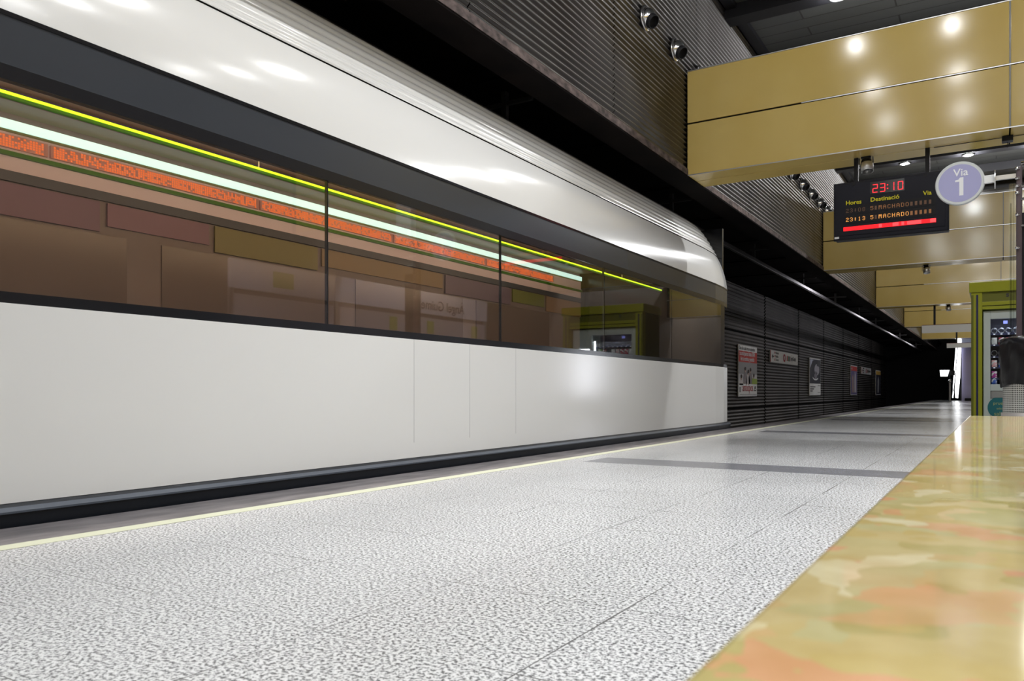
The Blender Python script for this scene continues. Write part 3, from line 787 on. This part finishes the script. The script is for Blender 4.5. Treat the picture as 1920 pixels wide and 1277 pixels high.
# line signs
def line_sign(y0, y1, z0, z1, lab):
    t, rect, tx, shape, W_, H_ = poster(y0, y1, z0, z1, lab, 'line_sign', 'sign')
    rect('red_edge', red_m, .0, .018, .02, .98, 2)
    shape('arrow', dark_txt, [(.05, .5), (.085, .72), (.085, .56), (.11, .56), (.11, .44), (.085, .44), (.085, .28)], 2)
    for i, nm in enumerate(('Machado', 'Marítim', 'Torrent')):
        rect('line_badge', red_m, .135, .155, .72 - .28 * i, .90 - .28 * i, 2); tx(nm, .17, .72 - .28 * i, .13, dark_txt)
    shape('metro_logo', pm('metro_red_%d' % int(y0), srgb(168, 38, 58), .5), ell(.475, .5, .045, .34), 2)
    tx('m', .452, .36, .26, white_txt, .003)
    rect('line_badge', red_m, .565, .60, .28, .72, 2); rect('line_badge', pm('badge_green_%d' % int(y0), srgb(60, 130, 90), .5), .615, .65, .28, .72, 2); rect('line_badge', pm('badge_brown_%d' % int(y0), srgb(130, 60, 70), .5), .66, .695, .28, .72, 2)
    tx('Àngel Guimerà', .71, .36, .24, dark_txt, .002, sx=.62)
line_sign(28.2, 32.72, 1.03, 1.47, 'long white station name sign with red m logo and arrow, nearest on the track wall')
line_sign(50.0, 54.3, 1.03, 1.46, 'far white station name sign, between the two farthest wall posters')

# ------------------------------------------------------------------ overhead conductor rail
cr = thing('conductor_rail', 'grey overhead conductor rail running along above the track', 'conductor rail', (-4.6, 20, Z(2.88)))
box('rail', pm('dull_rail', (.22, .21, .22), .4, metal=.8), -.03, .03, Y0 - 20, 43.5, .02, .10, cr, .008); box('contact_wire', concrete_d, -.008, .008, Y0 - 20, 43.5, 0, .02, cr)
for k in range(-3, 12):
    y = 7.3 + k * 5.2 - 20
    bm = bmesh.new(); add_box(bm, -.03, .03, y - .03, y + .03, .10, .41); add_box(bm, -.35, .35, y - .02, y + .02, .26, .30)
    mesh_obj('bracket', bm, concrete_d, cr)

# unseen fill lamps added behind the upper wall to brighten the posters
for y in (25.5, 36.0, 47.5, 57.0):
    t = thing('poster_fill', 'added fill light out of view behind the upper wall, brightening the posters', 'fill light', (-3.62, y, Z(3.2)), 'added fill lights over the track')
    box('housing', black_p, -.03, .05, -.8, .8, .0, .10, t, .004)
    tl = bpy.data.lights.new('poster_fill_lamp', 'AREA'); tl.shape = 'RECTANGLE'; tl.size = .06; tl.size_y = 1.5; tl.energy = 24; tl.color = (.97, .95, 1)
    o = bpy.data.objects.new('tube', tl); COL.objects.link(o); o.parent = t; o.location = (-.02, 0, -.012); o.rotation_euler = (0, math.radians(52), 0)

# ------------------------------------------------------------------ the train
TY0, TY1 = -10.0, 11.6
ys = [TY0, TY1 - .9, TY1 - .45, TY1 - .15, TY1]
offs = [0, 0, -.02, -.06, -.15]
tr = thing('metro_train', 'white metro train with long dark window band standing at the platform', 'train', (-4.6, .7, 0))
tparts = []
def band(name, mat, prof, closed=False, par=None, smooth=False, ys_=None, of_=None):
    bm = bmesh.new(); extrude_y(bm, prof, ys_ or ys, closed, of_ or offs)
    bmesh.ops.recalc_face_normals(bm, faces=bm.faces)
    o = mesh_obj(name, bm, mat, par or tr, smooth); tparts.append(o); return o
TX = -3.3
band('side_panel', white_body, [(TX - .05, Z(-.44)), (TX, Z(-.44)), (TX, Z(.347)), (TX - .05, Z(.347))], True)
band('skirt', skirt_m, [(TX - .06, -.55), (TX + .045, -.55), (TX + .05, Z(-.475)), (TX + .03, Z(-.455)), (TX + .004, Z(-.442)), (TX - .06, Z(-.442))], True)
band('skirt_moulding', pm('skirt_moulding', srgb(74, 80, 90), .3), [(TX + .03, Z(-.470)), (TX + .056, Z(-.474)), (TX + .056, Z(-.466)), (TX + .03, Z(-.452))], True)
band('window_frame', blackgloss, [(TX - .04, Z(.347)), (TX - .004, Z(.347)), (TX - .004, Z(.392)), (TX - .04, Z(.392))], True)
band('upper_band', slate_body, [(TX - .04, Z(1.24)), (TX - .002, Z(1.285)), (TX - .002, Z(1.475)), (TX - .04, Z(1.475))], True)
band('upper_band_edge', blackgloss, [(TX - .04, Z(1.475)), (TX + .002, Z(1.475)), (TX + .004, Z(1.492)), (TX - .04, Z(1.492))], True)
band('upper_band_edge', blackgloss, [(TX - .04, Z(1.225)), (TX - .003, Z(1.225)), (TX - .003, Z(1.284)), (TX - .04, Z(1.284))], True)
cove = [(3.300, 1.492), (3.305, 1.53), (3.315, 1.60), (3.335, 1.69), (3.365, 1.79), (3.405, 1.89), (3.455, 1.985)]
band('cove_panel', white_body, [(-a, Z(z)) for a, z in cove], False, None, True)
rp = [(3.462, 1.99)]
tops = [(3.462, 1.99), (3.51, 2.085), (3.575, 2.20), (3.65, 2.32), (3.74, 2.435)]
def lerp_path(P_, t):
    n = len(P_) - 1; i = min(int(t * n), n - 1); u = t * n - i
    return (P_[i][0] * (1 - u) + P_[i + 1][0] * u, P_[i][1] * (1 - u) + P_[i + 1][1] * u)
prof = []
NR = 7
for i in range(NR * 6 + 1):
    a, z = lerp_path(tops, i / (NR * 6)); ph = (i % 6) / 6
    d = .014 * math.sin(math.pi * ph)
    prof.append((-(a - d * .8), Z(z + d * .5)))
band('roof_ribs', white_body, prof, False, None, True)
band('seam_line', dark_gap, [(-3.457, Z(1.983)), (-3.450, Z(1.990)), (-3.456, Z(1.996)), (-3.47, Z(1.99))], True)
band('roof', pm('roof_dark_grey', (.05, .05, .055), .5), [(-3.74, Z(2.435)), (-3.78, Z(2.475)), (-3.95, Z(2.52)), (-5.25, Z(2.52)), (-5.5, Z(2.45)), (-5.86, Z(2.05)), (-5.9, Z(1.4)), (-5.9, -.9), (-5.85, -.9), (-5.85, Z(1.35)), (-5.81, Z(1.98)), (-5.45, Z(2.37)), (-5.2, Z(2.42)), (-4.0, Z(2.42)), (-3.8, Z(2.40))], True)
band('underframe', black_m, [(-3.45, -.95), (-3.40, -.5), (-5.8, -.5), (-5.75, -.95)], True)
# cab end
bm = bmesh.new(); add_box(bm, -5.9, TX - .16, TY1 - .06, TY1, -.55, Z(2.42)); o = mesh_obj('cab_end', bm, blackgloss, tr); tparts.append(o)
o = box('rear_end', pm('rear_grey', (.2, .21, .22), .3), -5.88, TX - .05, TY0 - .02, TY0 + .03, -.55, Z(2.42), tr); tparts.append(o)
# windows: flush panes with slim joints, each a part
edges = [TY0 + .1, -8.0, -6.1, -4.2, -2.3, -.4, 1.45, 3.32, 5.2, 7.1, 9.0, TY1 - .62]
for a, b_ in zip(edges, edges[1:]):
    o = box('window_pane', train_glass, TX - .012, TX - .008, a + .008, b_ - .008, Z(.39), Z(1.226), tr); tparts.append(o)
    o = box('window_post', blackgloss, TX - .03, TX - .013, b_ - .006, b_ + .006, Z(.39), Z(1.226), tr); tparts.append(o)
o = box('cab_pillar', blackgloss, TX - .06, TX - .01, TY1 - .63, TY1 - .45, Z(.39), Z(1.226), tr); tparts.append(o)
# door seams in the white side
seam_m = pm('seam_grey', (.55, .55, .55), .5)
for y in (-5.2, -4.55, -3.9, 4.1, 4.75, 5.4):
    o = box('door_seam', seam_m, TX - .002, TX + .0012, y - .002, y + .002, Z(-.34), Z(.345), tr); tparts.append(o)
# interior
Y_A, Y_B = TY0 + .1, TY1 - .22
def ib(name, mat, x0, x1, z0, z1, y0=Y_A, y1=Y_B, bev=0): o = box(name, mat, x0, x1, y0, y1, Z(z0), Z(z1), tr, bev); tparts.append(o); return o
ib('interior_floor', pm('int_floor', (.12, .12, .13), .5), -5.8, -3.36, -.50, -.44)
ib('interior_ceiling', pm('int_ceiling', srgb(150, 128, 98), .4), -5.75, -3.5, 1.90, 1.94)
ib('interior_cornice', pm('int_cornice', srgb(150, 124, 96), .45), -3.56, -3.48, 1.37, 1.94)
ib('near_wall_trim', pm('int_lower', srgb(120, 114, 116), .5), -3.42, -3.37, -.44, .33)
ib('ceiling_groove', pm('int_groove', srgb(70, 52, 90), .5), -5.30, -5.28, 1.889, 1.90)
ib('ceiling_groove', pm('int_groove2', srgb(120, 60, 60), .5), -5.45, -5.44, 1.889, 1.90)
ib('far_wall', pm('int_wall', srgb(132, 122, 124), .45), -5.80, -5.74, -.44, 1.92)
ib('ceiling_light', pm('int_light', (1, 1, 1), .4, emit=(.56, 1.0, .97), estr=1.3), -5.74, -5.70, 1.784, 1.848)
ib('upper_wall_panel', pm('int_pink', srgb(240, 226, 240), .35), -5.74, -5.72, 1.505, 1.765)
ib('olive_trim', pm('int_olive', srgb(120, 110, 60), .45), -5.74, -5.715, 1.765, 1.784)
ib('green_rail', pm('int_green', srgb(60, 130, 10), .4), -5.73, -5.69, 1.603, 1.632)
ib('white_trim', pm('int_whitetrim', srgb(230, 225, 235), .4), -5.725, -5.70, 1.632, 1.642)
ib('window_header', pm('int_bluegrey', srgb(70, 78, 92), .4), -5.735, -5.715, 1.435, 1.505)
for i in range(9):
    y = Y_A + .3 + i * 2.25
    if y + 2 > Y_B + .3: break
    ib('far_window', pm('int_window_%d' % i, srgb(120, 110, 110), .2), -5.742, -5.73, .45, 1.18, y, min(y + 1.95, Y_B - .05))
adc = [srgb(130, 126, 84), srgb(146, 126, 98), srgb(118, 106, 130), srgb(120, 130, 76), srgb(146, 122, 98), srgb(130, 122, 112), srgb(128, 134, 118), srgb(112, 114, 124), srgb(128, 100, 126), srgb(136, 104, 126)]
yy = Y_A + .1; i = 0
while yy < Y_B - .6:
    wd = (1.5, .9, 1.2, 2.0)[i % 4]
    ib('advert_card', pm('int_card_%d' % i, adc[i % len(adc)], .4), -5.735, -5.722, 1.20 + .05 * (i % 2), 1.425, yy, min(yy + wd, Y_B)); yy += wd + .06; i += 1
# amber passenger display along the far side
for k in range(5):
    y = 1.15 + k * 1.86
    d_ = ib('led_display', pm('int_led_back%d' % k, (.72, .38, .36), .4), -5.722, -5.70, 1.655, 1.745, y, y + 1.84)
    bm = bmesh.new()
    for r in range(5):
        n = 92
        for c in range(n):
            if random.random() < .8: add_box(bm, -5.699, -5.697, y + .02 + c * .0195, y + .034 + c * .0195, Z(1.66 + r * .0165), Z(1.672 + r * .0165))
    o = mesh_obj('led_dots', bm, MATS.get('int_led') or pm('int_led', (.3, .1, .02), .5, emit=(1, .2, .05), estr=1.0), d_)
# lime handrail, its brightly lit look put in as emission, and grab rails
o = cyl('lime_rail_glow', pm('int_lime', (.5, .8, .02), .3, emit=(.55, .95, .02), estr=2.4), (-4.35, Y_A, Z(1.545)), (-4.35, Y_B, Z(1.545)), .0085, None, tr, 12); tparts.append(o)
o = cyl('grab_rail', pm('int_darkgreen', srgb(60, 130, 10), .3), (-4.35, Y_A, Z(1.524)), (-4.35, Y_B, Z(1.524)), .013, None, tr, 12); tparts.append(o)
for k in range(7):
    y = Y_A + 1.2 + k * 3.1
    if y < Y_B:
        o = cyl('rail_hanger', pm('hanger_steel_%d' % k, (.4, .4, .3), .3, metal=.8), (-4.35, y, Z(1.55)), (-4.35, y, Z(1.9)), .006, None, tr, 10); tparts.append(o)
for o in tparts: o.location = Vector(o.location) - Vector((-4.6, .7, 0))
il = bpy.data.lights.new('saloon_fill', 'AREA'); il.shape = 'RECTANGLE'; il.size = .12; il.size_y = Y_B - Y_A - .4; il.energy = 640; il.color = (1, .97, .96)  # unseen lamp added behind the window header to brighten the interior
io = bpy.data.objects.new('saloon_fill', il); COL.objects.link(io); io.parent = tr
io.location = Vector((-3.80, (Y_A + Y_B) / 2, Z(1.86))) - Vector((-4.6, .7, 0)); io.rotation_euler = (0, math.radians(-50), 0)

# ------------------------------------------------------------------ station map board on the far side of the platform (seen mirrored in the train windows)
mb = thing('station_map_board', 'white station map board reading Àngel Guimerà, mirrored in the train windows', 'information board', (2.7, 10.7, 0))
lil = pm('board_lilac_white', srgb(226, 218, 232), .45); lil2 = pm('board_panel', srgb(196, 184, 190), .45); gsq = pm('board_green', srgb(170, 178, 60), .45)
def bb(n_, m_, x0, x1, y0, y1, z0, z1): return box(n_, m_, x0 - 2.7, x1 - 2.7, y0 - 10.7, y1 - 10.7, Z(z0), Z(z1), mb)
bb('header', lil, 2.7, 2.78, 7.44, 14.07, 1.50, 1.92)
for a, b_ in ((7.5, 9.5), (9.65, 11.6), (11.75, 14.0)): bb('map_panel', lil2, 2.72, 2.76, a, b_, .60, 1.42)
for y in (7.46, 9.57, 11.67, 14.03): bb('post', alu, 2.71, 2.77, y - .03, y + .03, -.523, 1.5)
bb('green_square', gsq, 2.685, 2.70, 8.2, 8.6, 1.58, 1.82)
for y in (10.9, 12.0, 13.5): bb('green_square', gsq, 2.705, 2.72, y, y + .2, 1.12, 1.36)
text('lettering', 'Àngel Guimerà', .27, dark_txt, (-.012, 12.9 - 10.7 + .3, Z(1.58)), FACE_LEFT, mb)

# ------------------------------------------------------------------ hanging white signs and the far end
for (x0, x1, y, z0, z1, lab, rx, nm) in ((-1.98, .9, 27.6, 1.82, 2.055, 'long white hanging sign box under the third yellow beam', -1.7, 0),
                                      (-1.72, .9, 36.6, 1.775, 1.955, 'smaller white hanging sign box farther off, in front of the lift', -1.62, 1)):
    t = thing('hanging_sign', lab, 'sign', (x0, y, Z(z0)))
    box('box', white_p, 0, x1 - x0, -.06, .06, 0, z1 - z0, t, .006)
    box('top_cap', pm('sign_cap_%d' % nm, (.2, .05, .04), .5), -.002, x1 - x0, -.065, .065, z1 - z0, z1 - z0 + .015, t)
    box('rod', black_p, .32, .38, -.02, .02, z1 - z0, 2.67 - z0, t); box('rod', black_p, x1 - x0 - .4, x1 - x0 - .34, -.02, .02, z1 - z0, 2.67 - z0, t)

import sys
def at(u, v, D):
    """a point at depth D along the lens axis for a spot of the picture; far end only"""
    th = math.atan(908 / 1470); s_, c_ = math.sin(th), math.cos(th)
    l_ = (u - 960) / 1470 * D
    return (l_ * c_ - D * s_, D * c_ + l_ * s_, H + (734 - v) / 1470 * D)
def slab(name, mat, pts, y, th, parent):
    return poly_xz(name, mat, pts, y - th, y, parent)
def on_y(u, v, y):
    th = math.atan(908 / 1470); s_, c_ = math.sin(th), math.cos(th)
    r = (u - 960) / 1470; x = y * (r * c_ - s_) / (c_ + r * s_); D = -x * s_ + y * c_
    return (x, H + (734 - v) / 1470 * D)
YE = 51.0
es = thing('escalator', 'brightly glowing white escalator balustrades at the far end of the platform', 'escalator', (0, 0, 0))
q = lambda L_: [on_y(u, v, YE) for u, v in L_]
slab('balustrade', glow_white, q([(1792, 651), (1795, 651), (1791, 700), (1787, 738), (1787, 724)]), YE, .12, es)
slab('balustrade', glow_white, q([(1796, 651), (1802, 651), (1800, 705), (1796, 747), (1791, 746), (1790, 728)]), YE + .3, .12, es)
slab('balustrade', glow_white, q([(1793, 634), (1803, 634), (1803, 646), (1793, 646)]), YE, .12, es)
slab('balustrade', glow_white, q([(1787, 734), (1789, 734), (1788, 746), (1786, 746)]), YE - .3, .08, es)
box('plinth', black_m, -1.5, .1, YE - .5, YE + .5, 0, .14, es).location = (0, 0, 0)
x0, zz0 = on_y(1803, 752, YE + .8); x1, zz1 = on_y(1822, 650, YE + .8)
lf = thing('lift', 'grey steel lift front at the far end beside the glowing escalator', 'lift', (x0, YE + .8, 0))
box('door', pm('lift_steel', srgb(150, 148, 185), .3, metal=.8), 0, 2.6, 0, .1, .0, zz1, lf)
box('header', pm('lift_header', srgb(190, 196, 220), .4), 0, 2.6, -.05, .1, zz1 + .1, zz1 + .85, lf)
box('frame', black_p, -.06, 0, -.05, .1, 0, zz1 + .9, lf)
box('control_panel', black_p, .5, .62, -.12, 0, 1.35, 1.75, lf)
xp, zp = on_y(1781, 717, 46)
so2 = thing('platform_lamp', 'short dark post with a small glowing white box, far left of the escalator', 'lamp', (xp, 46, 0))
cyl('post', alu, (0, 0, 0), (0, 0, 1.0), .05, .05, so2, 12)
bm = bmesh.new(); bmesh.ops.create_uvsphere(bm, u_segments=16, v_segments=10, radius=.10); bmesh.ops.translate(bm, verts=bm.verts, vec=(0, 0, 1.05)); mesh_obj('cap', bm, chrome, so2, True)
poly_xz('light_box', glow_white, [(-.42, 1.30), (-.1, 1.30), (-.02, 1.62), (-.45, 1.62)], -.1, .0, so2)
box('light_box_back', black_p, -.1, .22, -.05, .1, 1.35, 1.60, so2)
box('light_box_arm', black_p, -.02, .02, -.02, .02, 1.0, 1.4, so2)
